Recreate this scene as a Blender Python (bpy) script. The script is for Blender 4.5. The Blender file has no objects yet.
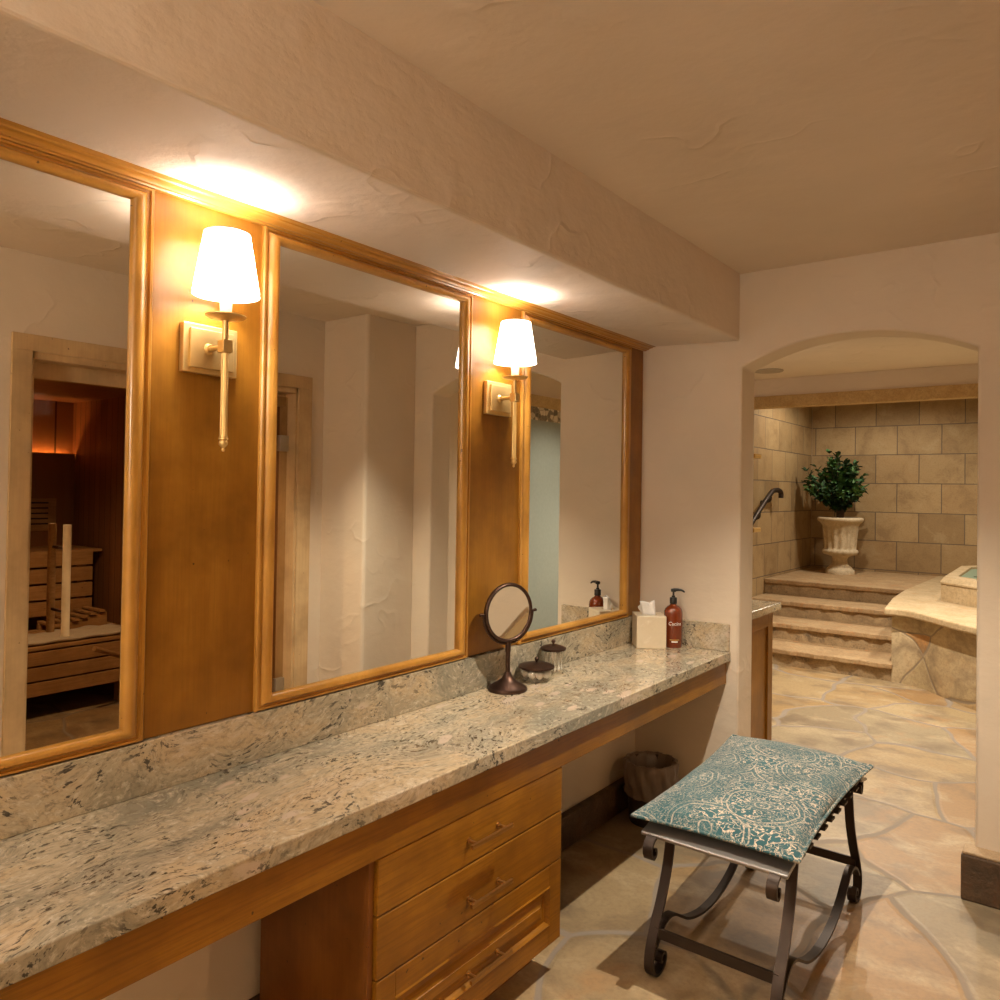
import bpy, bmesh, math, random
from mathutils import Vector, Matrix
random.seed(7)
D, C = bpy.data, bpy.context.scene.collection
PI = math.pi
sin, cos = math.sin, math.cos

# ------------------------------------------------------------------ helpers
def link(o, parent=None):
    C.objects.link(o)
    if parent is not None:
        o.parent = parent
    return o

def origin_of(o):
    p = Vector((0, 0, 0))
    while o is not None:
        p += o.location
        o = o.parent
    return p

def obj(name, bm, mat, parent=None, smooth=None, bevel=0, seg=2, label=None):
    """link one mesh object built in world coordinates"""
    bm.normal_update()
    if parent is not None:
        off = origin_of(parent)
        for v in bm.verts:
            v.co -= off
    me = D.meshes.new(name)
    bm.to_mesh(me); bm.free()
    for m in (mat if isinstance(mat, (list, tuple)) else [mat]):
        me.materials.append(m)
    o = D.objects.new(name, me)
    link(o, parent)
    if smooth is not None:
        for p in me.polygons:
            p.use_smooth = True
        me.set_sharp_from_angle(angle=math.radians(smooth))
    if bevel:
        b = o.modifiers.new('bevel', 'BEVEL')
        b.width = bevel; b.segments = seg; b.limit_method = 'ANGLE'; b.angle_limit = math.radians(40)
        b.harden_normals = False
    if label:
        o['label'] = label
    return o

def tag(o, label, cat, group=None, kind=None):
    o['label'] = label; o['category'] = cat
    if group: o['group'] = group
    if kind: o['kind'] = kind
    return o

def thing(name, label, cat, loc=(0, 0, 0), group=None):
    o = D.objects.new(name, None); o.location = loc
    o.empty_display_size = .05
    link(o)
    return tag(o, label, cat, group)

def struct(name, bm, mat, parent=None, **k):
    o = obj(name, bm, mat, parent, **k)
    if parent is None:
        o['kind'] = 'structure'
    return o

def dup(o, loc=None, parent=None):
    c = o.copy(); C.objects.link(c)
    if parent is not None: c.parent = parent
    if loc is not None: c.location = loc
    for ch in list(o.children):
        dup(ch, None, c)
    return c

def box(bm, x0, x1, y0, y1, z0, z1):
    v = [bm.verts.new(p) for p in ((x0,y0,z0),(x1,y0,z0),(x1,y1,z0),(x0,y1,z0),(x0,y0,z1),(x1,y0,z1),(x1,y1,z1),(x0,y1,z1))]
    for f in ((0,3,2,1),(4,5,6,7),(0,1,5,4),(1,2,6,5),(2,3,7,6),(3,0,4,7)):
        bm.faces.new([v[i] for i in f])
    return v

def B(*a):
    bm = bmesh.new(); box(bm, *a); return bm

def cyl(bm, p0, p1, r0, r1=None, n=20, caps=True):
    p0, p1 = Vector(p0), Vector(p1)
    r1 = r0 if r1 is None else r1
    d = (p1 - p0).normalized()
    a = d.orthogonal().normalized(); b = d.cross(a)
    R0 = [bm.verts.new(p0 + (a*cos(t) + b*sin(t))*r0) for t in [2*PI*i/n for i in range(n)]]
    R1 = [bm.verts.new(p1 + (a*cos(t) + b*sin(t))*r1) for t in [2*PI*i/n for i in range(n)]]
    for i in range(n):
        j = (i+1) % n
        bm.faces.new((R0[i], R0[j], R1[j], R1[i]))
    if caps:
        bm.faces.new(R0[::-1]); bm.faces.new(R1)
    return bm

def lathe(bm, prof, c, n=32, flute=None):
    """prof: (radius, z) bottom to top, about the vertical axis at c"""
    rings = []
    for (r, z) in prof:
        if r < 1e-5:
            rings.append([bm.verts.new((c[0], c[1], c[2]+z))])
        else:
            ring = []
            for i in range(n):
                t = 2*PI*i/n
                rr = r if flute is None else flute(r, z, t)
                ring.append(bm.verts.new((c[0]+rr*cos(t), c[1]+rr*sin(t), c[2]+z)))
            rings.append(ring)
    for A, Bq in zip(rings, rings[1:]):
        for i in range(n):
            j = (i+1) % n
            if len(A) == 1 and len(Bq) == 1: continue
            if len(A) == 1: bm.faces.new((A[0], Bq[j], Bq[i]))
            elif len(Bq) == 1: bm.faces.new((A[i], A[j], Bq[0]))
            else: bm.faces.new((A[i], A[j], Bq[j], Bq[i]))
    return bm

def tube(bm, pts, r, n=10, closed=False):
    pts = [Vector(p) for p in pts]
    N = len(pts); rings = []
    up = None
    for k in range(N):
        if closed: d = pts[(k+1) % N] - pts[k-1]
        else: d = pts[min(k+1, N-1)] - pts[max(k-1, 0)]
        d.normalize()
        if up is None: up = d.orthogonal().normalized()
        up = (up - d*up.dot(d)).normalized()
        s = d.cross(up)
        rr = r[k] if isinstance(r, (list, tuple)) else r
        rings.append([bm.verts.new(pts[k] + (up*cos(2*PI*i/n) + s*sin(2*PI*i/n))*rr) for i in range(n)])
    rng = range(N) if closed else range(N-1)
    for k in rng:
        A, Bq = rings[k], rings[(k+1) % N]
        for i in range(n):
            j = (i+1) % n
            bm.faces.new((A[i], A[j], Bq[j], Bq[i]))
    if not closed:
        bm.faces.new(rings[0][::-1]); bm.faces.new(rings[-1])
    return bm

def spline(pts, n=8):
    """Catmull-Rom through points"""
    P = [Vector(p) for p in pts]
    P = [P[0]*2-P[1]] + P + [P[-1]*2-P[-2]]
    out = []
    for i in range(1, len(P)-2):
        a, b, c, d = P[i-1:i+3]
        for k in range(n):
            t = k/n
            out.append(.5*((2*b) + (c-a)*t + (2*a-5*b+4*c-d)*t*t + (3*b-a-3*c+d)*t**3))
    out.append(P[-2])
    return out

def strap(bm, yz, x, w, th):
    """flat iron strap: path in the y-z plane, width w along x, thickness th"""
    pts = [Vector((0, p[0], p[1])) for p in yz]
    N = len(pts); rings = []
    for k in range(N):
        d = (pts[min(k+1, N-1)] - pts[max(k-1, 0)]).normalized()
        nrm = Vector((0, -d.z, d.y))
        a, b = pts[k] + nrm*th/2, pts[k] - nrm*th/2
        rings.append([bm.verts.new((x-w/2, a.y, a.z)), bm.verts.new((x+w/2, a.y, a.z)), bm.verts.new((x+w/2, b.y, b.z)), bm.verts.new((x-w/2, b.y, b.z))])
    for A, Bq in zip(rings, rings[1:]):
        for i in range(4):
            j = (i+1) % 4
            bm.faces.new((A[i], A[j], Bq[j], Bq[i]))
    bm.faces.new(rings[0][::-1]); bm.faces.new(rings[-1])
    bmesh.ops.recalc_face_normals(bm, faces=bm.faces)
    return bm

def prism(bm, poly, axis, a, b):
    """extrude a 2D polygon along axis; poly in the other two axes' order"""
    def P(p, t):
        if axis == 'x': return (t, p[0], p[1])
        if axis == 'y': return (p[0], t, p[1])
        return (p[0], p[1], t)
    A = [bm.verts.new(P(p, a)) for p in poly]; Bq = [bm.verts.new(P(p, b)) for p in poly]
    n = len(poly)
    bm.faces.new(A[::-1]); bm.faces.new(Bq)
    for i in range(n):
        j = (i+1) % n
        bm.faces.new((A[i], A[j], Bq[j], Bq[i]))
    bmesh.ops.recalc_face_normals(bm, faces=bm.faces)
    return bm

def frame_x(bm, xp, y0, y1, z0, z1, prof, kz=1.0):
    """mitred moulding round a rectangle in a plane x = xp; prof = (inset, height)"""
    loops = []
    for d, h in prof:
        loops.append([bm.verts.new(p) for p in ((xp+h, y0+d, z0+d*kz), (xp+h, y1-d, z0+d*kz), (xp+h, y1-d, z1-d*kz), (xp+h, y0+d, z1-d*kz))])
    for A, Bq in zip(loops, loops[1:]):
        for i in range(4):
            j = (i+1) % 4
            bm.faces.new((A[i], A[j], Bq[j], Bq[i]))
    return bm

# ------------------------------------------------------------------ materials
class NT:
    def __init__(s, name):
        s.m = D.materials.new(name); s.m.use_nodes = True
        s.t = s.m.node_tree; s.t.nodes.clear()
        s.out = s.n('ShaderNodeOutputMaterial')
        s.co = s.n('ShaderNodeTexCoord')
    def n(s, typ, ins=None, **attr):
        nd = s.t.nodes.new(typ)
        for k, v in attr.items(): setattr(nd, k, v)
        for k, v in (ins or {}).items(): s.put(nd.inputs[k], v)
        return nd
    def put(s, sock, v):
        if isinstance(v, bpy.types.NodeSocket): s.t.links.new(v, sock)
        elif isinstance(v, bpy.types.Node): s.t.links.new(v.outputs[0], sock)
        else:
            if hasattr(sock.default_value, '__len__') and isinstance(v, (tuple, list)) and len(v) == 3 and len(sock.default_value) == 4: v = (*v, 1)
            sock.default_value = v
    def map(s, scale=(1, 1, 1), rot=(0, 0, 0), loc=(0, 0, 0), src=None):
        return s.n('ShaderNodeMapping', {'Vector': src or s.co.outputs['Object'], 'Scale': scale, 'Rotation': rot, 'Location': loc})
    def noise(s, vec, scale, detail=4, rough=.55, dist=0):
        return s.n('ShaderNodeTexNoise', {'Vector': vec, 'Scale': scale, 'Detail': detail, 'Roughness': rough, 'Distortion': dist})
    def ramp(s, fac, stops, mode='LINEAR'):
        r = s.n('ShaderNodeValToRGB', {'Fac': fac}); r.color_ramp.interpolation = mode
        e = r.color_ramp.elements
        while len(e) < len(stops): e.new(.5)
        for k, (p, c) in zip(e, stops):
            k.position = p
            if not isinstance(c, (tuple, list)): c = (c, c, c)
            k.color = (*c, 1)
        return r
    def mix(s, fac, a, b, mode='MIX'):
        m = s.n('ShaderNodeMix', data_type='RGBA', blend_type=mode)
        s.put(m.inputs[0], fac); s.put(m.inputs[6], a); s.put(m.inputs[7], b)
        return m.outputs[2]
    def math(s, op, a, b=0.0, c=0.0):
        m = s.n('ShaderNodeMath', operation=op)
        s.put(m.inputs[0], a); s.put(m.inputs[1], b); s.put(m.inputs[2], c)
        return m.outputs[0]
    def warp(s, vec, scale, amt, detail=2):
        nz = s.noise(vec, scale, detail)
        sub = s.n('ShaderNodeVectorMath', {0: nz.outputs['Color'], 1: (.5, .5, .5)}, operation='SUBTRACT')
        sc = s.n('ShaderNodeVectorMath', {0: sub.outputs[0], 'Scale': amt}, operation='SCALE')
        return s.n('ShaderNodeVectorMath', {0: vec, 1: sc.outputs[0]}, operation='ADD').outputs[0]
    def bsdf(s, col, rough=.5, bump=None, strength=.3, dist=.01, **k):
        b = s.n('ShaderNodeBsdfPrincipled', {'Base Color': col, 'Roughness': rough})
        for kk, v in k.items(): s.put(b.inputs[kk.replace('_', ' ')], v)
        if bump is not None:
            bp = s.n('ShaderNodeBump', {'Height': bump, 'Strength': strength, 'Distance': dist})
            s.put(b.inputs['Normal'], bp)
        s.t.links.new(b.outputs[0], s.out.inputs[0])
        return b

def m_plain(name, col, rough=.5, metal=0, **k):
    t = NT(name)
    v = t.map()
    nz = t.noise(v, 40, 3)
    c = t.mix(nz.outputs[0], tuple(x*.9 for x in col), tuple(min(1, x*1.1) for x in col))
    t.bsdf(c, rough, Metallic=metal, **k)
    return t.m

def m_plaster(name, col, amt=1.0):
    t = NT(name)
    v = t.map()
    big = t.noise(v, 1.3, 4, .6)
    w = t.warp(v, 2.0, .5, 3)
    ridg = t.noise(w, 3.2, 2, .45)                      # trowel sweeps
    ridge = t.ramp(t.math('ABSOLUTE', t.math('SUBTRACT', ridg.outputs[0], .5)), [(0, 1), (.03, .45), (.12, 0)])
    mask = t.ramp(t.noise(v, 2.3, 2).outputs[0], [(.47, 0), (.62, 1)])
    lines = t.math('MULTIPLY', ridge.outputs[0], mask.outputs[0])
    med = t.noise(t.map((1, 1, 1.6)), 7, 5, .55)
    fine = t.noise(v, 90, 3, .6)
    h = t.math('ADD', t.math('MULTIPLY', med.outputs[0], .20), t.math('MULTIPLY', lines, .17))
    h = t.math('ADD', h, t.math('MULTIPLY', fine.outputs[0], .012))
    c = t.mix(t.ramp(big.outputs[0], [(.3, 0), (.7, 1)]), tuple(x*.93 for x in col), tuple(x*1.05 for x in col))
    t.bsdf(c, .62, bump=h, strength=.75*amt, dist=.03)
    return t.m

def m_wood(name, dark, mid, light, grain='z', scale=1.0, rough=.36, coat=.12, board=None):
    t = NT(name)
    sc = {'z': (6, 6, .9), 'y': (6, .9, 6), 'x': (.9, 6, 6)}[grain]
    v = t.map(tuple(a*scale*.7 for a in sc))
    w = t.warp(v, .8, .8, 2)
    a = t.noise(w, 1.0, 5, .6)
    sf = {'z': (60, 60, 2.5), 'y': (60, 2.5, 60), 'x': (2.5, 60, 60)}[grain]
    f = t.noise(t.map(tuple(a_*scale for a_ in sf)), 2.2, 4, .65)
    blotch = t.noise(t.map(), 5, 4, .6)
    c = t.ramp(a.outputs[0], [(.28, dark), (.5, mid), (.74, light)]).outputs[0]
    c = t.mix(t.ramp(f.outputs[0], [(.36, .2 if grain == 'z' else .55), (.56, 0)]), c, tuple(x*.72 for x in dark))
    c = t.mix(t.ramp(blotch.outputs[0], [(.36, .6), (.60, 0)]), c, tuple(x*.72 for x in dark))
    specks = t.ramp(t.noise(t.map(), 60, 1).outputs[0], [(.775, 0), (.79, .75)])
    c = t.mix(specks, c, (.02, .008, .003))
    t.bsdf(c, rough, bump=f.outputs[0], strength=.06, dist=.003, Specular_IOR_Level=.3, Coat_Weight=coat, Coat_Roughness=.2)
    return t.m

def m_boards(name, cols, axis, pitch, off=0.0, rough=.5):
    """vertical boards in one surface: tone per board and a dark groove"""
    t = NT(name)
    sx = t.n('ShaderNodeSeparateXYZ', {0: t.co.outputs['Object']})
    u = t.math('DIVIDE', t.math('ADD', sx.outputs[axis], off + 50.0), pitch)
    cell = t.math('FLOOR', u); fr = t.math('FRACT', u)
    rnd = t.n('ShaderNodeTexWhiteNoise', {'W': cell}, noise_dimensions='1D')
    v = t.map((8, 8, .7))
    a = t.noise(t.warp(v, .7, .8), 1, 5, .6)
    c = t.ramp(a.outputs[0], [(.3, cols[0]), (.7, cols[1])]).outputs[0]
    c = t.mix(t.math('MULTIPLY', rnd.outputs[0], .35), c, cols[0])
    edge = t.math('MINIMUM', fr, t.math('SUBTRACT', 1.0, fr))
    g = t.ramp(edge, [(.02, 1), (.045, 0)])
    c = t.mix(g, c, tuple(x*.2 for x in cols[0]))
    t.bsdf(c, rough, bump=t.ramp(edge, [(.0, 0), (.06, 1)]), strength=.4, dist=.006)
    return t.m

def m_granite(name):
    t = NT(name)
    v0 = t.map((1, 1, 1), rot=(0, 0, math.radians(-9)))
    w = t.warp(v0, 2.2, .32, 3)
    st = t.n('ShaderNodeMapping', {'Vector': w, 'Scale': (1, .30, 1)})
    a = t.noise(st, 5.5, 6, .65)
    base = t.ramp(a.outputs[0], [(.30, (.23, .22, .175)), (.40, (.37, .335, .25)), (.50, (.53, .455, .325)), (.58, (.60, .47, .30)), (.70, (.68, .585, .455))]).outputs[0]
    # broad green grey bands
    gb = t.noise(t.n('ShaderNodeMapping', {'Vector': w, 'Scale': (1, .4, 1), 'Location': (3, 1, 0)}), 2.6, 4, .6)
    base = t.mix(t.ramp(gb.outputs[0], [(.54, 0), (.66, .7)]), base, (.25, .245, .195))
    # grain
    gr = t.noise(t.n('ShaderNodeMapping', {'Vector': w, 'Scale': (1, .45, 1)}), 95, 5, .75)
    base = t.mix(t.ramp(gr.outputs[0], [(.34, .75), (.52, 0)]), base, (.20, .17, .12))
    gr2 = t.noise(t.n('ShaderNodeMapping', {'Vector': w, 'Scale': (1, .5, 1), 'Location': (9, 2, 0)}), 75, 4, .7)
    base = t.mix(t.ramp(gr2.outputs[0], [(.53, 0), (.72, .8)]), base, (.78, .70, .56))
    # pale pink pebbles
    vo = t.n('ShaderNodeTexVoronoi', {'Vector': t.n('ShaderNodeMapping', {'Vector': t.warp(v0, 5, .09), 'Scale': (1, .42, 1)}), 'Scale': 19}, feature='F1')
    pm = t.noise(t.n('ShaderNodeMapping', {'Vector': v0, 'Location': (5, 5, 1)}), 3.0, 2)
    peb = t.math('MULTIPLY', t.ramp(vo.outputs['Distance'], [(.26, 1), (.34, 0)]).outputs[0], t.ramp(pm.outputs[0], [(.53, 0), (.58, 1)]).outputs[0])
    base = t.mix(t.math('MULTIPLY', peb, .85), base, (.66, .54, .43))
    # black flecks, drawn out along the slab
    fl = t.noise(t.n('ShaderNodeMapping', {'Vector': w, 'Scale': (1, .40, 1)}), 88, 3, .65)
    fm = t.noise(t.n('ShaderNodeMapping', {'Vector': w, 'Location': (2, 7, 0)}), 7, 2)
    flm = t.math('MULTIPLY', t.ramp(fl.outputs[0], [(.56, 0), (.61, 1)]).outputs[0], t.ramp(fm.outputs[0], [(.40, 0), (.56, 1)]).outputs[0])
    base = t.mix(t.math('MULTIPLY', flm, .9), base, (.035, .03, .025))
    base = t.mix(1.0, base, (.87, .86, .84), 'MULTIPLY')
    t.bsdf(base, .16, Coat_Weight=.35, Coat_Roughness=.06)
    return t.m

def m_flag(name, scale=1.7, cols=None, grout=(.27, .22, .17), plane='xy', gw=.022, seed=(0, 0, 0), rough=.5, blank=True):
    """large irregular flagstones with mortar joints"""
    t = NT(name)
    v = t.map(loc=seed)
    if plane == 'xz':
        s = t.n('ShaderNodeSeparateXYZ', {0: v}); 
        v = t.n('ShaderNodeCombineXYZ', {0: s.outputs[0], 1: t.math('MULTIPLY', s.outputs[1], .6), 2: s.outputs[2]})
    w = t.warp(v, 1.6, .34, 1)
    w = t.warp(w, 9, .02, 3)
    e = t.n('ShaderNodeTexVoronoi', {'Vector': w, 'Scale': scale, 'Randomness': .95}, feature='DISTANCE_TO_EDGE')
    f = t.n('ShaderNodeTexVoronoi', {'Vector': w, 'Scale': scale, 'Randomness': .95}, feature='F1')
    if plane == 'xy':
        for nd in (e, f): nd.voronoi_dimensions = '2D'
    sp = t.n('ShaderNodeSeparateColor', {0: f.outputs['Color']})
    cols = cols or [(.34, .205, .09), (.38, .275, .145), (.26, .205, .125), (.41, .32, .185), (.35, .225, .095)]
    c = t.ramp(sp.outputs[0], [((i+.5)/len(cols), q) for i, q in enumerate(cols)]).outputs[0]
    n1 = t.noise(t.warp(v, 3, .3), 3.2, 6, .62)
    c = t.mix(t.ramp(n1.outputs[0], [(.36, .8), (.52, 0)]), c, (.17, .12, .072))
    n2 = t.noise(t.n('ShaderNodeMapping', {'Vector': t.warp(v, 2, .5), 'Location': (4, 2, 0), 'Scale': (1, 2.2, 2)}), 2.4, 6, .65)
    c = t.mix(t.ramp(n2.outputs[0], [(.5, 0), (.7, .75)]), c, (.49, .385, .235))
    n4 = t.noise(t.n('ShaderNodeMapping', {'Vector': v, 'Location': (8, 1, 3)}), 4.5, 4, .6)
    c = t.mix(t.ramp(n4.outputs[0], [(.58, 0), (.72, .5)]), c, (.40, .215, .085))
    n3 = t.noise(v, 55, 4, .7)
    c = t.mix(t.ramp(n3.outputs[0], [(.3, .45), (.55, 0)]), c, (.20, .13, .075))
    g = t.ramp(e.outputs['Distance'], [(gw*.75, 1), (gw*1.25, 0)])
    c = t.mix(g, c, grout)
    h = t.math('ADD', t.math('MULTIPLY', t.ramp(e.outputs['Distance'], [(gw*.5, 0), (gw*2.2, 1)]).outputs[0], .6), t.math('ADD', t.math('MULTIPLY', n1.outputs[0], .5), t.math('MULTIPLY', n3.outputs[0], .12)))
    t.bsdf(c, t.ramp(g.outputs[0], [(0, rough), (1, .85)]), bump=h, strength=.35, dist=.012)
    return t.m

def m_stone(name, lo, hi, spot, bump=.5, scale=5, rough=.75):
    t = NT(name)
    v = t.map()
    a = t.noise(t.warp(v, 3, .3), scale, 6, .65)
    b = t.noise(v, scale*9, 4, .7)
    s = t.noise(t.map(loc=(3, 3, 3)), scale*1.4, 5, .7)
    c = t.ramp(a.outputs[0], [(.32, lo), (.68, hi)]).outputs[0]
    c = t.mix(t.ramp(b.outputs[0], [(.32, .5 if bump else .08), (.55, 0)]), c, tuple(x*.55 for x in lo))
    c = t.mix(t.ramp(s.outputs[0], [(.56, 0), (.68, .75)]), c, spot)
    h = t.math('ADD', a.outputs[0], t.math('MULTIPLY', b.outputs[0], .3))
    t.bsdf(c, rough, bump=h, strength=bump, dist=.015)
    return t.m

def m_ashlar(name, horiz, loc=(0, 0)):
    """limestone blocks in running bond, mortar joints recessed"""
    t = NT(name)
    s = t.n('ShaderNodeSeparateXYZ', {0: t.co.outputs['Object']})
    vec = t.n('ShaderNodeCombineXYZ', {0: t.math('ADD', s.outputs[horiz], loc[0]), 1: t.math('ADD', s.outputs[2], loc[1]), 2: 0.0})
    vec2 = t.warp(vec, 6, .006, 2)
    br = t.n('ShaderNodeTexBrick', {'Vector': vec2, 'Color1': (0, 0, 0), 'Color2': (1, 1, 1), 'Mortar': (.5, .5, .5), 'Scale': 1.0, 'Mortar Size': .005, 'Mortar Smooth': .15, 'Brick Width': .447, 'Row Height': .332}, offset=.5, offset_frequency=2)
    v = t.map()
    c = t.ramp(br.outputs['Color'], [(0, (.29, .19, .085)), (.35, (.36, .245, .115)), (.7, (.42, .29, .14)), (1, (.35, .225, .10))]).outputs[0]
    a = t.noise(t.warp(v, 3, .4), 4.5, 6, .65)
    c = t.mix(t.ramp(a.outputs[0], [(.34, .55), (.5, 0)]), c, (.22, .135, .06))
    c = t.mix(t.ramp(a.outputs[0], [(.54, 0), (.72, .5)]), c, (.47, .36, .20))
    b = t.noise(v, 60, 4, .7)
    c = t.mix(t.ramp(b.outputs[0], [(.3, .35), (.5, 0)]), c, (.16, .09, .04))
    c = t.mix(br.outputs['Fac'], c, (.14, .10, .065))
    h = t.math('SUBTRACT', t.math('MULTIPLY', a.outputs[0], .4), br.outputs['Fac'])
    t.bsdf(c, .7, bump=h, strength=.45, dist=.012)
    return t.m

def m_fabric(name):
    """woven teal ground with cream paisley medallions and scrolling lines"""
    t = NT(name)
    v = t.map(loc=(.05, .02, 0))
    w = t.warp(v, 9, .03, 2)
    vo = t.n('ShaderNodeTexVoronoi', {'Vector': w, 'Scale': 3.6, 'Randomness': .75}, feature='F1', voronoi_dimensions='2D')
    ring = t.math('SINE', t.math('MULTIPLY', vo.outputs['Distance'], 105))
    rl = t.ramp(ring, [(.52, 0), (.72, 1)])
    nz2 = t.noise(t.warp(v, 20, .03), 62, 1, .5, .6)
    cells = t.ramp(t.math('ABSOLUTE', t.math('SUBTRACT', nz2.outputs[0], .5)), [(.022, 1), (.055, 0)])
    nz = t.noise(t.warp(v, 14, .05), 95, 2, .5)
    scr = t.ramp(t.math('ABSOLUTE', t.math('SUBTRACT', nz.outputs[0], .5)), [(.018, 1), (.045, 0)])
    area = t.ramp(t.noise(v, 7, 2).outputs[0], [(.42, 0), (.56, 1)])
    pat = t.mix(area, scr.outputs[0], cells.outputs[0])
    med = t.ramp(vo.outputs['Distance'], [(.10, 1), (.16, .0)])
    rg = t.ramp(t.math('ABSOLUTE', t.math('SUBTRACT', vo.outputs['Distance'], .13)), [(.02, 1), (.035, 0)])
    band = t.ramp(t.math('SINE', t.math('MULTIPLY', vo.outputs['Distance'], 20)), [(.35, 0), (.75, 1)])
    lines = t.math('MULTIPLY', rl.outputs[0], band.outputs[0])
    pat = t.math('MAXIMUM', t.math('MULTIPLY', pat, t.math('SUBTRACT', 1.15, t.math('MULTIPLY', band.outputs[0], .55))), t.math('MULTIPLY', lines, .85))
    brk = t.ramp(t.noise(v, 160, 3, .7).outputs[0], [(.38, .2), (.55, 1)])
    pat = t.math('MULTIPLY', pat, brk.outputs[0])
    pat = t.math('MULTIPLY', pat, t.ramp(t.noise(t.warp(v, 5, .1), 6.5, 2).outputs[0], [(.38, .5), (.54, 1)]).outputs[0])
    tone = t.noise(v, 11, 3)
    teal = t.mix(tone.outputs[0], (.010, .056, .072), (.030, .14, .165))
    c = t.mix(pat, teal, (.68, .56, .43))
    weave = t.noise(v, 420, 2)
    t.bsdf(c, .9, bump=t.math('ADD', weave.outputs[0], pat), strength=.25, dist=.002, Sheen_Weight=.15)
    return t.m

def m_glass(name, col=(1, 1, 1), rough=0.0, ior=1.45):
    t = NT(name)
    b = t.n('ShaderNodeBsdfPrincipled', {'Base Color': col, 'Roughness': rough, 'Transmission Weight': 1.0, 'IOR': ior})
    t.t.links.new(b.outputs[0], t.out.inputs[0])
    return t.m

def m_pane(name, tint=(.9, .9, .9), refl=.08):
    """thin flat glass: tinted see-through with a faint reflection"""
    t = NT(name)
    a = t.n('ShaderNodeBsdfTransparent', {'Color': tint})
    b = t.n('ShaderNodeBsdfGlossy', {'Color': (1, 1, 1), 'Roughness': .02})
    m = t.n('ShaderNodeMixShader', {0: refl, 1: a.outputs[0], 2: b.outputs[0]})
    t.t.links.new(m.outputs[0], t.out.inputs[0])
    return t.m

def m_emit(name, col, st):
    t = NT(name)
    e = t.n('ShaderNodeEmission', {'Color': col, 'Strength': st})
    t.t.links.new(e.outputs[0], t.out.inputs[0])
    return t.m

PL = (.72, .615, .485)
M_plaster = m_plaster('plaster', PL, .85)
M_ceil = m_plaster('ceiling_plaster', (.76, .665, .555), .9)
M_soffit = m_plaster('soffit_plaster', (.76, .67, .58), 1.9)
M_wood = m_wood('honey_maple', (.22, .086, .008), (.31, .130, .013), (.40, .182, .022), 'z')
M_woodh = m_wood('honey_maple_horizontal', (.23, .090, .006), (.325, .138, .009), (.42, .195, .018), 'y')
M_trim = m_wood('honey_maple_moulding', (.42, .19, .028), (.52, .25, .042), (.60, .32, .065), 'z', rough=.28, coat=.4)
M_trimh = m_wood('honey_maple_moulding_horizontal', (.42, .19, .028), (.52, .25, .042), (.60, .32, .065), 'y', rough=.28, coat=.4)
M_side = m_wood('cabinet_side_veneer', (.19, .065, .012), (.26, .098, .018), (.32, .13, .026), 'z')
M_pale = m_wood('pale_spruce', (.52, .345, .17), (.62, .43, .225), (.69, .50, .28), 'z', scale=.7, rough=.5, coat=0)
M_sauna = m_boards('sauna_boards', ((.20, .085, .03), (.30, .135, .05)), 0, .085)
M_saunay = m_boards('sauna_wall_panels', ((.26, .12, .045), (.36, .18, .07)), 1, .21, .05)
M_bench = m_wood('sauna_bench_wood', (.40, .22, .085), (.50, .30, .13), (.58, .37, .18), 'y', rough=.6, coat=0)
M_granite = m_granite('granite')
M_floor = m_flag('flagstone_floor', scale=1.75)
M_spawall = m_flag('flagstone_wall', scale=2.0, plane='xz', cols=[(.46, .36, .20), (.50, .40, .24), (.52, .41, .25), (.44, .33, .17), (.47, .24, .08)], grout=(.26, .20, .13), gw=.014, seed=(2.3, .4, 1.1), rough=.7)
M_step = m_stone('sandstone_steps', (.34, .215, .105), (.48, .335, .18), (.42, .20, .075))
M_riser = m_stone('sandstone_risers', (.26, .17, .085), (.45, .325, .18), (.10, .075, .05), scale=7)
M_deck = m_stone('sandstone_deck', (.44, .32, .17), (.56, .43, .26), (.46, .28, .12))
M_base = m_stone('brown_stone_base', (.055, .032, .016), (.15, .085, .042), (.12, .05, .018), scale=12, rough=.6)
M_basetop = m_stone('tan_mortar_cap', (.40, .28, .16), (.50, .36, .22), (.36, .24, .13), scale=12)
M_trimstone = m_stone('travertine_band', (.47, .31, .13), (.58, .41, .20), (.42, .26, .10), bump=.2, scale=9)
M_ash_x = m_ashlar('limestone_blocks_back', 0, (2.428+40*.447, -.610+20*.332))
M_ash_y = m_ashlar('limestone_blocks_side', 1, (-9.75+40*.447+.12, -.610+20*.332))
M_mirror = NT('mirror_silver'); M_mirror.bsdf((.86, .85, .79), .0, Metallic=1.0); M_mirror = M_mirror.m
M_bronze = m_plain('oil_rubbed_bronze', (.075, .042, .03), .38, .85)
M_iron = m_plain('wrought_iron', (.055, .04, .032), .45, .75)
M_ironhi = m_plain('polished_iron', (.34, .32, .30), .3, .7)
M_brass = m_plain('satin_brass', (.74, .52, .21), .42, .75)
M_brassd = m_plain('aged_brass_pull', (.42, .23, .07), .35, .9)
M_black = m_plain('black_plastic', (.012, .011, .010), .35)
M_candle = m_plain('ivory_candle_sleeve', (.70, .58, .38), .5)
M_onyx = m_stone('cream_onyx', (.66, .56, .40), (.70, .60, .44), (.80, .72, .58), bump=.0, scale=9, rough=.3)
M_tissue = m_plain('white_tissue', (.85, .84, .82), .9, Subsurface_Weight=.0)
M_cotton = m_plain('white_cotton', (.86, .83, .78), .95)
M_jar = m_pane('clear_jar_glass', (.97, .97, .96), .06)
M_amber = m_plain('amber_soap', (.17, .028, .006), .10, Coat_Weight=.6)
M_white = m_plain('white_print', (.9, .88, .82), .6)
M_gold = m_plain('gold_print', (.75, .45, .10), .5)
M_bin = m_plain('brown_bin', (.045, .028, .02), .5)
M_liner = m_plain('dark_translucent_liner', (.20, .145, .11), .3)
M_fabric = m_fabric('teal_paisley_fabric')
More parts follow.
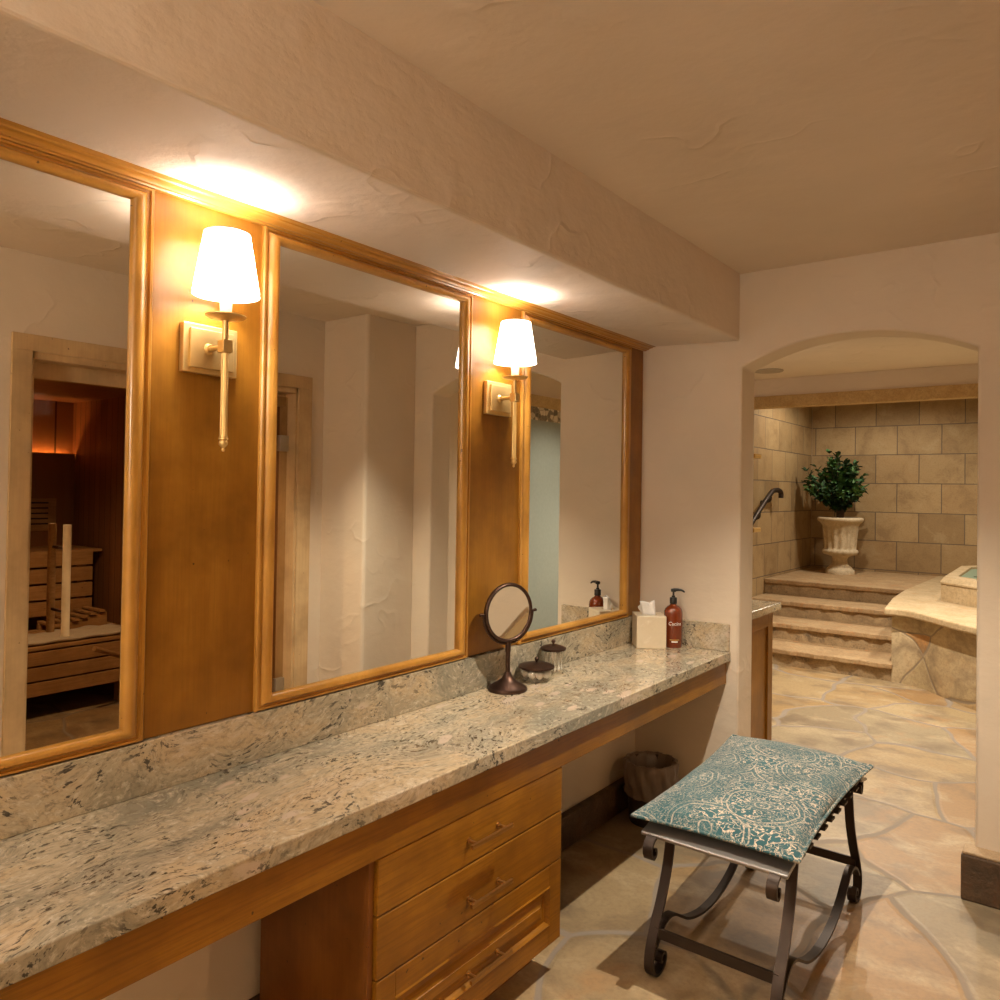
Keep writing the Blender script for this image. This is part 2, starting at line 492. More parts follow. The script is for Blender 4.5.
M_pipe = m_plain('cream_teal_cord', (.20, .24, .19), .9)
M_urn = m_stone('cast_stone_urn', (.52, .42, .27), (.66, .55, .38), (.40, .30, .18), bump=.25, scale=14)
M_soil = m_plain('potting_soil', (.05, .03, .018), .95)
M_stem = m_plain('brown_stem', (.09, .055, .03), .8)
def _leaf():
    t = NT('dark_green_leaf')
    rnd = t.n('ShaderNodeTexWhiteNoise', {0: t.n('ShaderNodeVectorMath', {0: t.map((14, 14, 14)).outputs[0]}, operation='FLOOR').outputs[0]})
    c = t.ramp(rnd.outputs[0], [(.1, (.014, .035, .012)), (.6, (.03, .09, .025)), (1, (.09, .22, .06))])
    t.bsdf(c, .6)
    return t.m
M_leaf = _leaf()
M_water = m_glass('spa_water', (.42, .75, .62), .03, 1.33)
M_tealtile = m_plain('sea_green_tile', (.23, .34, .25), .3)
M_mint = m_plain('frosted_mint_glass', (.265, .30, .275), .5)
M_sglass = m_pane('sauna_door_glass', (.86, .82, .76), .001)
M_steel = m_plain('brushed_nickel', (.55, .52, .47), .35, .9)
M_vent = m_plain('painted_speaker_grille', (.42, .36, .28), .7)
M_shelf = m_wood('amber_shelf_wood', (.62, .36, .10), (.72, .45, .14), (.80, .52, .18), 'y', rough=.35)
M_towel = m_plain('pale_bath_mat', (.55, .50, .42), .95)
M_can = m_emit('downlight_lens', (1, .80, .55), 14)
M_glow = m_emit('warm_led_strip', (1, .42, .13), 45)
def _shade():
    t = NT('white_lamp_shade')
    a = t.n('ShaderNodeBsdfTranslucent', {'Color': (.92, .88, .82)})
    b = t.n('ShaderNodeBsdfDiffuse', {'Color': (.9, .87, .82)})
    m = t.n('ShaderNodeMixShader', {0: .62, 1: a.outputs[0], 2: b.outputs[0]})
    e = t.n('ShaderNodeEmission', {'Color': (1, .91, .82), 'Strength': 2.3})
    s = t.n('ShaderNodeAddShader', {0: m.outputs[0], 1: e.outputs[0]})
    t.t.links.new(s.outputs[0], t.out.inputs[0])
    return t.m
M_shade = _shade()
M_shaderim = m_plain('shade_trim', (.80, .72, .62), .8)
def _mosaic():
    t = NT('pebble_mosaic')
    v = t.map()
    vo = t.n('ShaderNodeTexVoronoi', {'Vector': v, 'Scale': 22}, feature='F1')
    ed = t.n('ShaderNodeTexVoronoi', {'Vector': v, 'Scale': 22}, feature='DISTANCE_TO_EDGE')
    sp = t.n('ShaderNodeSeparateColor', {0: vo.outputs['Color']})
    c = t.ramp(sp.outputs[0], [(0, (.10, .09, .075)), (.45, (.24, .20, .15)), (.55, (.62, .53, .40)), (1, (.72, .64, .5))])
    c = t.mix(t.ramp(ed.outputs['Distance'], [(.03, 1), (.06, 0)]), c, (.30, .25, .18))
    t.bsdf(c, .4)
    return t.m
M_mosaic = _mosaic()

# ------------------------------------------------------------------ the setting
H = 2.447
DW = 3.36                                   # arch wall
fl = bmesh.new()
box(fl, -2.9, 3.4, -1.9, 10.0, -.08, 0)
struct('floor', fl, M_floor)
struct('ceiling', B(-2.9, 3.4, -1.9, 6.64, H, H+.08), M_ceil)
HN = 2.80
struct('ceiling_spa', B(-2.9, .45, 6.60, 10.0, HN, HN+.08), M_ceil)  # higher ceiling over the steps and spa
sf = bmesh.new(); prism(sf, [(-1.80, 2.169), (-1.245, 2.149), (-1.245, H+.01), (-1.80, H+.01)], 'y', -1.70, DW+.02)
struct('soffit', sf, M_soffit, bevel=.010, seg=3)
struct('wall_left', B(-1.86, -1.735, -1.8, DW+.05, 0, H+.01), M_plaster)
struct('wall_front', B(-1.86, .40, -1.85, -1.72, 0, H+.01), M_plaster)

# arch wall: doorway with a segmental arch head
xl, xr, zs, za = -1.232, -.335, 2.03, 2.137
cx = (xl+xr)/2; hw = (xr-xl)/2; sag = za-zs
Rr = (hw*hw + sag*sag)/(2*sag); zc = za-Rr; th = math.asin(hw/Rr)
arc = [(cx + Rr*sin(t), zc + Rr*cos(t)) for t in [-th + 2*th*i/28 for i in range(29)]]
poly = [(-2.9, 0), (xl, 0)] + arc + [(xr, 0), (.9, 0), (.9, H+.01), (-2.9, H+.01)]
aw = bmesh.new(); prism(aw, poly, 'y', DW, DW+.17)
o = struct('wall_back', aw, M_plaster, smooth=50, bevel=.011, seg=4)

# wall beside the camera with the sauna opening, and the boxed pier next to the arch
XR = .17
wr = bmesh.new()
for a in ((XR, XR+.14, -1.8, 1.376, 0, H+.01), (XR, XR+.14, 2.775, 2.98, 0, H+.01), (XR, XR+.14, 1.376, 2.775, 2.03, H+.01)):
    box(wr, *a)
struct('wall_right', wr, M_plaster)
struct('pier', B(-.195, .45, 2.966, DW+.01, 0, H+.01), M_plaster, bevel=.02, seg=3)

# stone skirtings
struct('baseboard_left', B(-1.737, -1.700, -1.72, DW, 0, .135), M_base, bevel=.006)
struct('baseboard_back', B(-1.70, -1.268, DW-.028, DW+.002, 0, .135), M_base, bevel=.006)
bb = bmesh.new(); box(bb, -.372, -.195, 3.285, DW+.03, 0, .165)
pb = struct('baseboard_pier', bb, M_base, bevel=.006)
struct('trim_2', B(-.368, -.195, 3.289, DW+.01, .165, .176), M_basetop, bevel=.004)
struct('baseboard_right', B(-.222, -.193, 2.94, 3.29, 0, .165), M_base, bevel=.006)

# ---- bath room beyond the arch
XS, YB = -2.70, 9.75
struct('wall_bath_left', B(XS-.15, XS, DW+.1, YB+.1, 0, HN+.01), M_ash_y)
struct('wall_bath_back', B(XS-.15, 1.4, YB, YB+.12, 0, HN+.01), M_ash_x)
struct('trim_1', B(XS+.001, XS+.008, YB-.008, YB-.001, .585, HN), M_basetop)
beam = struct('beam', B(XS-.02, .26, 6.60, 6.66, 2.204, HN+.01), M_ceil, bevel=.008)
struct('trim_3', B(XS+.001, .19, 6.575, 6.675, 2.200, 2.300), M_trimstone, bevel=.006)
struct('wall_bath_right', B(.20, .34, DW+.15, 5.85, 0, H+.01), M_plaster)
struct('wall_spa_right', B(.26, .40, 5.80, YB+.05, 0, HN+.01), M_ash_y)

# ------------------------------------------------------------------ vanity wall: panelling, mirrors, sconces
XP = -1.715
pan = thing('wood_panelling', 'honey stained maple panelling on the wall behind the mirrors and wall lamps', 'panelling', (XP, 1.5, .887))
obj('panel', B(-1.7345, XP, -.35, DW-.004, .887, 2.16), M_wood, pan, bevel=.002)
prof = [(.0005, 2.1465), (.013, 2.1465), (.016, 2.150), (.025, 2.1505), (.029, 2.154), (.038, 2.157), (.046, 2.1575), (.049, 2.161), (.062, 2.1625), (.070, 2.1655), (.074, 2.175), (.0005, 2.175)]
cr = bmesh.new(); prism(cr, [(XP+a, b) for a, b in prof], 'y', -.35, DW+.003)
struct('trim_6', cr, M_trimh, smooth=35)

fprof = [(0, .0005), (0, .009), (.003, .013), (.009, .013), (.012, .008), (.016, .008), (.020, .014), (.027, .021), (.035, .023), (.043, .020), (.049, .012), (.052, .006), (.052, .0008)]
def vanity_mirror(y0, y1, label):
    t = thing('vanity_mirror', label, 'mirror', (XP, (y0+y1)/2, .886), 'framed mirrors above the counter')
    z0, z1 = .888, 2.146
    bm = bmesh.new(); loops = frame_x(bm, XP, y0, y1, z0, z1, fprof, .72)
    bmesh.ops.recalc_face_normals(bm, faces=bm.faces)
    obj('mirror_frame', bm, M_trim, t, smooth=35)
    obj('mirror_glass', B(XP+.0004, XP+.003, y0+.045, y1-.045, z0+.032, z1-.032), M_mirror, t)
    return t
vanity_mirror(.050, .908, 'tall wood framed mirror reflecting the sauna door and its pale casing')
vanity_mirror(1.202, 2.053, 'tall wood framed mirror between the two wall lamps, reflecting bare plaster corners')
vanity_mirror(2.353, 3.216, 'tall wood framed mirror behind the tissue box, next to the plaster end wall')

def sconce(y, label):
    t = thing('wall_sconce', label, 'wall lamp', (XP, y, 1.80), 'brass wall lamps')
    b = bmesh.new(); box(b, XP, XP+.018, y-.072, y+.072, 1.738, 1.856)
    o1 = obj('backplate', b, M_brass, t, bevel=.002)
    b = bmesh.new(); box(b, XP+.018, XP+.026, y-.058, y+.058, 1.750, 1.844)
    obj('inner_plate', b, M_brass, o1, bevel=.0015)
    X = -1.622; y -= .010
    b = bmesh.new(); cyl(b, (XP+.026, y, 1.797), (XP+.034, y, 1.797), .014, .010); cyl(b, (XP+.034, y, 1.797), (X-.012, y, 1.797), .0065)
    obj('arm', b, M_brass, t, smooth=40)
    b = bmesh.new(); box(b, X-.013, X+.013, y-.013, y+.013, 1.782, 1.812)
    obj('clamp_block', b, M_brass, t, bevel=.002)
    b = bmesh.new(); cyl(b, (X, y, 1.585), (X, y, 1.866), .0075, n=14)
    for dx, dy in ((.0085, 0), (-.0085, 0), (0, .0085), (0, -.0085)):
        cyl(b, (X+dx*.7, y+dy*.7, 1.585), (X+dx*.7, y+dy*.7, 1.785), .0035, n=8)
    obj('rod', b, M_brass, t, smooth=40)
    b = bmesh.new(); lathe(b, [(0, 0), (.003, .001), (.0045, .005), (.003, .009), (.006, .012), (.010, .017), (.0105, .022), (.008, .027), (.011, .029), (.011, .032), (.009, .034), (.009, .038), (0, .038)], (X, y, 1.549), 18)
    obj('finial', b, M_brass, t, smooth=45)
    b = bmesh.new(); lathe(b, [(0, -.004), (.010, -.004), (.018, 0), (.040, .002), (.047, .006), (.047, .008), (.038, .006), (.012, .006), (0, .006)], (X, y, 1.862), 28)
    obj('drip_dish', b, M_brass, t, smooth=45)
    b = bmesh.new(); lathe(b, [(0, 0), (.0125, 0), (.0155, .05), (.0145, .072), (0, .072)], (X, y, 1.868), 20)
    obj('candle_sleeve', b, M_candle, t, smooth=45)
    b = bmesh.new(); lathe(b, [(.0, .0), (.010, .004), (.016, .02), (.012, .045), (0, .06)], (X, y, 1.940), 16)
    obj('bulb', b, m_bulb, t, smooth=60)
    b = bmesh.new(); lathe(b, [(.0770, 0), (.0520, .147)], (X, y, 1.918), 40)
    sh = obj('lamp_shade', b, M_shade, t, smooth=60)
    for r, z in ((.0771, 1.919), (.0523, 2.064)):
        b = bmesh.new()
        tube(b, [(X+r*cos(2*PI*i/40), y+r*sin(2*PI*i/40), z) for i in range(40)], .0014, 6, closed=True)
        obj('shade_binding', b, M_shaderim, sh, smooth=60)
    L = D.lights.new('bulb_light', 'POINT'); L.energy = SCONCE_W; L.color = (1, .90, .80); L.shadow_soft_size = .045
    l = D.objects.new('bulb_light', L); link(l, t); l.location = (X-XP, -.010, 1.992-1.80)
    return t
SCONCE_W = 12.0
m_bulb = m_emit('bulb_glow', (1, .85, .65), 25)
# the light sits just above the bulb inside the shade
sconce(1.052, 'brass wall lamp with white shade between the sauna-reflecting mirror and the middle mirror')
sconce(2.203, 'brass wall lamp with white shade mounted above the round makeup mirror')

# ------------------------------------------------------------------ vanity counter
Z = .765
ct = thing('granite_countertop', 'long speckled granite vanity countertop over the drawers and knee spaces', 'countertop', (-1.5, 1.5, Z-.042))
obj('slab', B(-1.7345, -1.268, -.40, DW-.0005, Z-.042, Z), M_granite, ct, bevel=.004, seg=3)
tag(obj('backsplash', B(-1.7345, -1.70, -.40, DW-.001, Z+.0003, .885), M_granite, bevel=.002), 'long low granite splash strip running under the framed mirrors', 'backsplash')
tag(obj('side_splash', B(-1.6995, -1.272, DW-.022, DW-.0005, Z+.0003, .885), M_granite, bevel=.002), 'short granite splash piece on the plaster end wall behind the soap bottle', 'backsplash')
ap = bmesh.new(); box(ap, -1.310, -1.287, -.40, DW-.001, .622, Z-.042)
tag(obj('vanity_apron', ap, M_woodh, bevel=.0015), 'long honey maple rail running under the granite countertop', 'rail')

YC0, YC1, XF = 1.228, 2.018, -1.289
cab = thing('drawer_cabinet', 'honey maple three-drawer cabinet standing under the granite countertop', 'cabinet', (-1.5, 1.62, 0))
b = bmesh.new()
box(b, -1.699, -1.312, YC0, YC1, .100, .62)
box(b, -1.312, XF-.012, YC0, YC0+.016, .100, .621)
box(b, -1.312, XF-.012, YC1-.012, YC1, .100, .621)
obj('carcass', b, M_side, cab, bevel=.001)
obj('toe_kick', B(-1.699, -1.38, YC0+.02, YC1-.02, 0, .10), M_side, cab)
y0, y1 = YC0+.018, YC1
def pull(y, z, parent):
    b = bmesh.new(); box(b, XF+.028, XF+.036, y-.088, y+.088, z-.005, z+.005)
    h = bmesh.new()
    cyl(b, (XF+.003, y-.062, z), (XF+.03, y-.062, z), .0045, n=12); cyl(b, (XF+.003, y+.062, z), (XF+.03, y+.062, z), .0045, n=12)
    cyl(b, (XF+.0, y-.062, z), (XF+.005, y-.062, z), .008, n=14); cyl(b, (XF+.0, y+.062, z), (XF+.005, y+.062, z), .008, n=14)
    h.free()
    obj('handle', b, M_brassd, parent, smooth=35)
d1 = obj('drawer', B(-1.311, XF, y0, y1, .489, .619), M_woodh, cab, bevel=.0025, label='top drawer with plain flat front')
d2 = obj('drawer', B(-1.311, XF, y0, y1, .343, .485), M_woodh, cab, bevel=.0025, label='middle drawer with plain flat front')
# bottom drawer: frame and raised panel
b = bmesh.new()
za_, zb_ = .100, .339
fw = .062
box(b, -1.311, XF, y0, y0+fw, za_, zb_); box(b, -1.311, XF, y1-fw, y1, za_, zb_)
box(b, -1.311, XF, y0+fw, y1-fw, za_, za_+fw); box(b, -1.311, XF, y0+fw, y1-fw, zb_-fw, zb_)
d3 = obj('drawer', b, M_woodh, cab, bevel=.002, label='bottom drawer with a framed raised panel')
b = bmesh.new()
frame_x(b, XF, y0+fw-.002, y1-fw+.002, za_+fw-.002, zb_-fw+.002, [(0, .0), (.004, .003), (.009, -.003), (.014, -.010), (.028, -.010), (.046, -.003), (.047, -.001)])
q = [b.verts.new(p) for p in ((XF-.001, y0+fw+.045, za_+fw+.045), (XF-.001, y1-fw-.045, za_+fw+.045), (XF-.001, y1-fw-.045, zb_-fw-.045), (XF-.001, y0+fw+.045, zb_-fw-.045))]
b.faces.new(q)
bmesh.ops.recalc_face_normals(b, faces=b.faces)
obj('raised_panel', b, M_woodh, d3)
pull(1.632, .550, d1); pull(1.634, .398, d2); pull(1.636, .203, d3)

# ------------------------------------------------------------------ things on the counter
def makeup_mirror():
    c = Vector((-1.628, 2.184, Z))
    t = thing('makeup_mirror', 'round tilting makeup mirror on a dark bronze pedestal, standing on the granite counter', 'mirror', c)
    b = bmesh.new(); lathe(b, [(0, 0), (.068, 0), (.070, .004), (.068, .012), (.057, .018), (.054, .021), (.037, .030), (.021, .042), (.014, .055), (.0105, .064), (0, .064)], c, 40)
    obj('base', b, M_bronze, t, smooth=40)
    b = bmesh.new(); cyl(b, c+Vector((0, 0, .06)), c+Vector((0, 0, .135)), .0085, n=18); cyl(b, c+Vector((0, 0, .135)), c+Vector((0, 0, .172)), .0098, n=18)
    obj('stem', b, M_bronze, t, smooth=40)
    ctr = c + Vector((0, 0, .272)); R0 = .104
    a = math.radians(74)
    nx = Vector((sin(a), -cos(a), 0)); ex = Vector((cos(a), sin(a), 0)); ez = Vector((0, 0, 1))
    # half-round yoke from pivot to pivot
    b = bmesh.new()
    tube(b, [ctr + ex*cos(q)*(R0+.005) + ez*sin(q)*(R0+.005) for q in [PI + PI*i/28 for i in range(29)]], .0042, 8)
    obj('yoke', b, M_bronze, t, smooth=60)
    b = bmesh.new()
    N = 48
    rings = []
    for k in range(N):
        q = 2*PI*k/N; d = ex*cos(q) + ez*sin(q)
        rings.append([b.verts.new(ctr + d*(R0-.006+.007*cos(2*PI*i/10)) + nx*.010*sin(2*PI*i/10)) for i in range(10)])
    for k in range(N):
        A, Q = rings[k], rings[(k+1) % N]
        for i in range(10):
            j = (i+1) % 10
            b.faces.new((A[i], A[j], Q[j], Q[i]))
    bmesh.ops.recalc_face_normals(b, faces=b.faces)
    fr = obj('mirror_frame', b, M_bronze, t, smooth=60)
    b = bmesh.new()
    rg = []
    for k in range(9):                          # slightly dished magnifying face
        rad = (R0-.006)*k/8; dep = .001 + rad*rad/(2*2.6)
        rg.append([b.verts.new(ctr + nx*dep + (ex*cos(2*PI*i/48) + ez*sin(2*PI*i/48))*rad) for i in range(48 if k else 1)])
    for i in range(48):
        j = (i+1) % 48
        b.faces.new((rg[0][0], rg[1][i], rg[1][j]))
        for k in range(1, 8): b.faces.new((rg[k][i], rg[k+1][i], rg[k+1][j], rg[k][j]))
    bmesh.ops.recalc_face_normals(b, faces=b.faces)
    obj('mirror_glass', b, M_mirror, fr, smooth=60)
    for s in (-1, 1):
        b = bmesh.new(); cyl(b, ctr + ex*s*R0, ctr + ex*s*(R0+.018), .0035, n=10); cyl(b, ctr + ex*s*(R0+.012), ctr + ex*s*(R0+.020), .0055, n=12)
        obj('pivot_knob', b, M_bronze, t, smooth=40)
    return t
makeup_mirror()

def jar(c, r, h, lab, short):
    t = thing('glass_jar', lab, 'jar', c, 'lidded glass jars')
    w = .003
    b = bmesh.new()
    lathe(b, [(0, 0), (r*.93, 0), (r, .005), (r, h*.85), (r*.93, h), (r*.93-w, h), (r-w, h*.85), (r-w, .009), (0, .007)], c, 40)
    obj('jar_body', b, M_jar, t, smooth=50)
    b = bmesh.new()
    lathe(b, [(0, 0), (r*1.02, 0), (r*1.06, .003), (r*1.05, .008), (r*.8, .014), (r*.35, .020), (0, .021)], c+Vector((0, 0, h+.0005)), 40)
    lid = obj('lid', b, M_bronze, t, smooth=40)
    b = bmesh.new()
    lathe(b, [(.004, 0), (.004, .006), (.008, .010), (.0085, .015), (.006, .019), (0, .021)], c+Vector((0, 0, h+.020)), 16)
    obj('knob', b, M_bronze, lid, smooth=50)
    return t
J1 = Vector((-1.630, 2.365, Z)); J2 = Vector((-1.649, 2.505, Z))
jar(J1, .064, .046, 'low wide glass jar of cotton balls with a bronze lid beside the makeup mirror', True)
jar(J2, .0475, .088, 'taller glass jar of cotton swabs with a bronze lid against the splash', False)
bm = bmesh.new(); bmesh.ops.create_icosphere(bm, subdivisions=2, radius=.0145)
for v in bm.verts: v.co *= 1 + random.uniform(-.06, .06)
cb = None
for k in range(12):
    if k < 9:
        a = 2*PI*k/9; p = J1 + Vector((.042*cos(a), .042*sin(a), .027))
    else:
        a = 2*PI*k/3; p = J1 + Vector((.019*cos(a), .019*sin(a), .027))
    if cb is None:
        cb = obj('cotton_ball', bm, M_cotton, smooth=70); tag(cb, 'white cotton ball inside the low wide glass jar', 'cotton ball', 'cotton balls in the low jar'); o = cb
    else:
        o = cb.copy(); C.objects.link(o)
    o.location = p; o.rotation_euler = (k, k*1.7, k*.6)
sw = None
for k in range(19):
    a = 2.4*k; rr = .034*math.sqrt((k+.5)/19)
    p = J2 + Vector((rr*cos(a), rr*sin(a), .0095))
    if sw is None:
        b = bmesh.new(); cyl(b, (0, 0, .004), (0, 0, .07), .0014, n=8)
        lathe(b, [(0, 0), (.0030, .003), (.0034, .008), (.0020, .014), (0, .016)], Vector((0, 0, 0)), 10); lathe(b, [(0, 0), (.0020, .002), (.0034, .008), (.0030, .013), (0, .016)], Vector((0, 0, .058)), 10)
        sw = obj('cotton_swab', b, M_cotton, smooth=60); tag(sw, 'white cotton swab standing inside the taller glass jar', 'cotton swab', 'cotton swabs in the taller jar'); o = sw
    else:
        o = sw.copy(); C.objects.link(o)
    o.location = p; o.rotation_euler = (.10*sin(k*3.1)*.5, .10*cos(k*2.3)*.5, 0)

# tissue box cover, rotated so its corner faces the camera
tc = Vector((-1.602, 3.224, Z)); ta = math.radians(37); S = .0665
t = thing('tissue_box_cover', 'cream onyx tissue box cover standing on the granite counter below the mirror', 'tissue box', tc)
def rot(p): return Vector((tc.x + p[0]*cos(ta) - p[1]*sin(ta), tc.y + p[0]*sin(ta) + p[1]*cos(ta), tc.z + p[2]))
b = bmesh.new()
N = 24; zt = .146
outer = []; inner = []
for k in range(N):
    a = 2*PI*k/N; m = max(abs(cos(a)), abs(sin(a)))
    outer.append((S*cos(a)/m, S*sin(a)/m)); inner.append((.036*cos(a), .025*sin(a)))
# exact corners: N divisible by 8
vo = [b.verts.new(rot((*p, zt))) for p in outer]; vi = [b.verts.new(rot((*p, zt))) for p in inner]; vb = [b.verts.new(rot((*p, 0))) for p in outer]
vd = [b.verts.new(rot((*p, zt-.012))) for p in inner]
for k in range(N):
    j = (k+1) % N
    b.faces.new((vo[k], vo[j], vi[j], vi[k])); b.faces.new((vb[k], vb[j], vo[j], vo[k])); b.faces.new((vi[k], vi[j], vd[j], vd[k]))
b.faces.new(vb[::-1]); b.faces.new(vd)
bmesh.ops.recalc_face_normals(b, faces=b.faces)
obj('cover', b, M_onyx, t, smooth=30, bevel=.0025)
# tissue: folded cone of thin paper
b = bmesh.new()
N = 44; rows = 9; grid = []
for i in range(rows):
    v = i/(rows-1); row = []
    for k in range(N):
        a = 2*PI*k/N
        rx = .030 + .012*v; ry = .012 + .010*v
        fold = 1 + .22*v*sin(3*a+1.2) + .10*v*sin(7*a)
        x = rx*cos(a)*fold*(1 - .35*v*(cos(a) > 0)); y = ry*sin(a)*fold
        z = zt - .006 + v*(.052 + .020*sin(a+2.6) + .012*sin(2*a+.5))
        row.append(b.verts.new(rot((x - .010*v, y, z))))
    grid.append(row)
for A, Q in zip(grid, grid[1:]):
    for k in range(N):
        j = (k+1) % N
        b.faces.new((A[k], A[j], Q[j], Q[k]))
o = obj('tissue', b, M_tissue, smooth=80); tag(o, 'white paper tissue pulled up out of the onyx cover', 'tissue')
so = o.modifiers.new('thickness', 'SOLIDIFY'); so.thickness = .0006

# soap bottle
bc = Vector((-1.513, 3.289, Z))
t = thing('soap_dispenser', 'amber liquid soap bottle with a black pump, beside the tissue box', 'soap bottle', bc)
b = bmesh.new(); r = .0425
lathe(b, [(0, 0), (r*.92, 0), (r, .006), (r, .150), (r*.97, .162), (r*.86, .174), (r*.62, .184), (.017, .189), (.0135, .194), (.0135, .200), (0, .200)], bc, 40)
obj('bottle', b, M_amber, t, smooth=45)
b = bmesh.new(); lathe(b, [(.0155, .196), (.0165, .197), (.0165, .222), (.0150, .224), (.008, .225), (.008, .232), (.0045, .233), (.0045, .252), (.0, .252)], bc, 24)
pm = obj('pump', b, M_black, t, smooth=40)
b = bmesh.new(); lathe(b, [(0, 0), (.011, 0), (.012, .004), (.012, .011), (.009, .014), (0, .014)], bc+Vector((0, 0, .250)), 20)
sd = Vector((.93, .30, 0)).normalized()
tube(b, [bc+Vector((0, 0, .258))+sd*s_ + Vector((0, 0, dz)) for s_, dz in ((0, 0), (.02, .002), (.035, .001), (.044, -.003), (.050, -.008))], [.008, .0065, .0052, .0045, .0035], 10)
obj('spout', b, M_black, pm, smooth=50)
def bottle_text(txt, size, z, mat, off):
    cu = D.curves.new('lettering', 'FONT'); cu.body = txt; cu.size = size; cu.align_x = 'CENTER'; cu.extrude = .0; cu.shear = .25
    tmp = D.objects.new('lettering', cu); C.objects.link(tmp)
    bpy.context.view_layer.update()
    me = D.meshes.new_from_object(tmp.evaluated_get(bpy.context.evaluated_depsgraph_get()))
    D.objects.remove(tmp)
    bm = bmesh.new(); bm.from_mesh(me)
    bmesh.ops.subdivide_edges(bm, edges=[e for e in bm.edges if e.calc_length() > .003], cuts=2)
    fa = math.atan2(-bc.y, -bc.x) + off       # faces the room
    for v in bm.verts:
        a = fa + v.co.x/(r+.0006)
        v.co = Vector((bc.x + (r+.0007)*cos(a), bc.y + (r+.0007)*sin(a), bc.z + z + v.co.y))
    return bm
FA = .18
obj('lettering', bottle_text('Cucina', .022, .103, M_white, FA), M_white, t)
def band(z0, z1, wd, mat, nm):
    b = bmesh.new(); fa = math.atan2(-bc.y, -bc.x) + FA; n = 10
    pr_ = [[b.verts.new((bc.x+(r+.0007)*cos(fa+a), bc.y+(r+.0007)*sin(fa+a), bc.z+z)) for z in (z0, z1)] for a in [wd/r*(i/n-.5) for i in range(n+1)]]
    for A, Q in zip(pr_, pr_[1:]): b.faces.new((A[0], Q[0], Q[1], A[1]))
    obj(nm, b, mat, t)
band(.036, .0385, .044, M_gold, 'gold_line')
band(.026, .0315, .028, M_white, 'small_print_line')

# ------------------------------------------------------------------ waste bin under the counter
wc = Vector((-1.560, 3.175, 0))
t = thing('waste_bin', 'dark brown round waste bin with a bag liner under the counter in the corner', 'bin', wc)
b = bmesh.new(); lathe(b, [(0, .0), (.090, .0), (.094, .006), (.106, .255), (.109, .258), (.109, .262), (.104, .262), (.090, .012), (0, .010)], wc, 36)
obj('bin', b, M_bin, t, smooth=40)
b = bmesh.new()
def crinkle(r_, z, q):
    return r_ + .0045*sin(13*q+z*40) + .003*sin(29*q+z*25) + .002*sin(7*q-z*90)
lathe(b, [(.02, .05), (.060, .09), (.090, .18), (.098, .255), (.108, .272), (.117, .270), (.119, .24), (.114, .21), (.118, .19), (.114, .165), (.110, .150), (.115, .135), (.108, .12)], wc, 72, flute=crinkle)
o = obj('liner', b, M_liner, t, smooth=80)

# ------------------------------------------------------------------ wrought iron bench with cushion
bx0, bx1 = -1.05, -.675
bc_ = Vector(((bx0+bx1)/2, 2.61, 0))
bn = thing('iron_bench', 'black wrought iron bench with scrolled strap legs on the flagstone floor', 'bench', bc_)
legpath = [(2.292, .428), (2.285, .385), (2.262, .300), (2.222, .215), (2.180, .150), (2.148, .085), (2.143, .040), (2.160, .012), (2.186, .004), (2.216, .011), (2.232, .030), (2.226, .050), (2.207, .052), (2.198, .038), (2.207, .028)]
def my(p): return [(5.22-a, z) for a, z in p]
W, TH = .030, .0085
for x in (bx0, bx1):
    for f in (False, True):
        pth = my(legpath) if f else legpath
        b = bmesh.new(); strap(b, [(p.y, p.z) for p in spline([(0, *q) for q in pth], 6)], x, W, TH)
        obj('leg', b, M_iron, bn, smooth=50)
    br = [(2.166, .085), (2.205, .122), (2.250, .141), (2.295, .136), (2.340, .112), (2.39, .084), (2.45, .062), (2.53, .045), (2.61, .040)]
    full = br + my(br)[::-1][1:]
    b = bmesh.new(); strap(b, [(p.y, p.z) for p in spline([(0, *q) for q in full], 5)], x, W*.9, TH)
    obj('side_brace', b, M_iron, bn, smooth=50)
    # long seat rail whose ends hook down in a small scroll
    half = [(2.61, .428), (2.30, .428), (2.18, .430), (2.142, .428), (2.120, .412), (2.117, .388), (2.130, .372), (2.146, .378), (2.146, .394), (2.136, .396)]
    full = half[::-1] + my(half)[1:]
    b = bmesh.new(); strap(b, [(p.y, p.z) for p in spline([(0, *q) for q in full], 6)], x+(.004 if x < -.9 else -.004), W, TH)
    obj('seat_rail', b, M_iron, bn, smooth=50)
for y, nm in ((2.176, 0), (5.22-2.176, 1)):
    obj('stretcher', B(bx0, bx1, y-.004, y+.004, .116, .148), M_iron, bn, bevel=.001)
for s in (0, 1):
    y = 2.185 if s == 0 else 5.22-2.185
    b = bmesh.new(); box(b, bx0-.035, bx1+.030, y-.040, y+.040, .4335, .4445)
    for v in b.verts:                               # the end plate tips a little outwards
        v.co.z += (v.co.y-y)*(.20 if s == 0 else -.20)
    obj('end_plate', b, M_ironhi, bn, bevel=.004, seg=3, label='smooth polished end plate of the bench')
for k in range(9):
    y = 2.29 + k*.08
    obj('slat', B(bx0-.03, bx1+.030, y-.02, y+.02, .4335, .4415), M_iron, bn, bevel=.001)

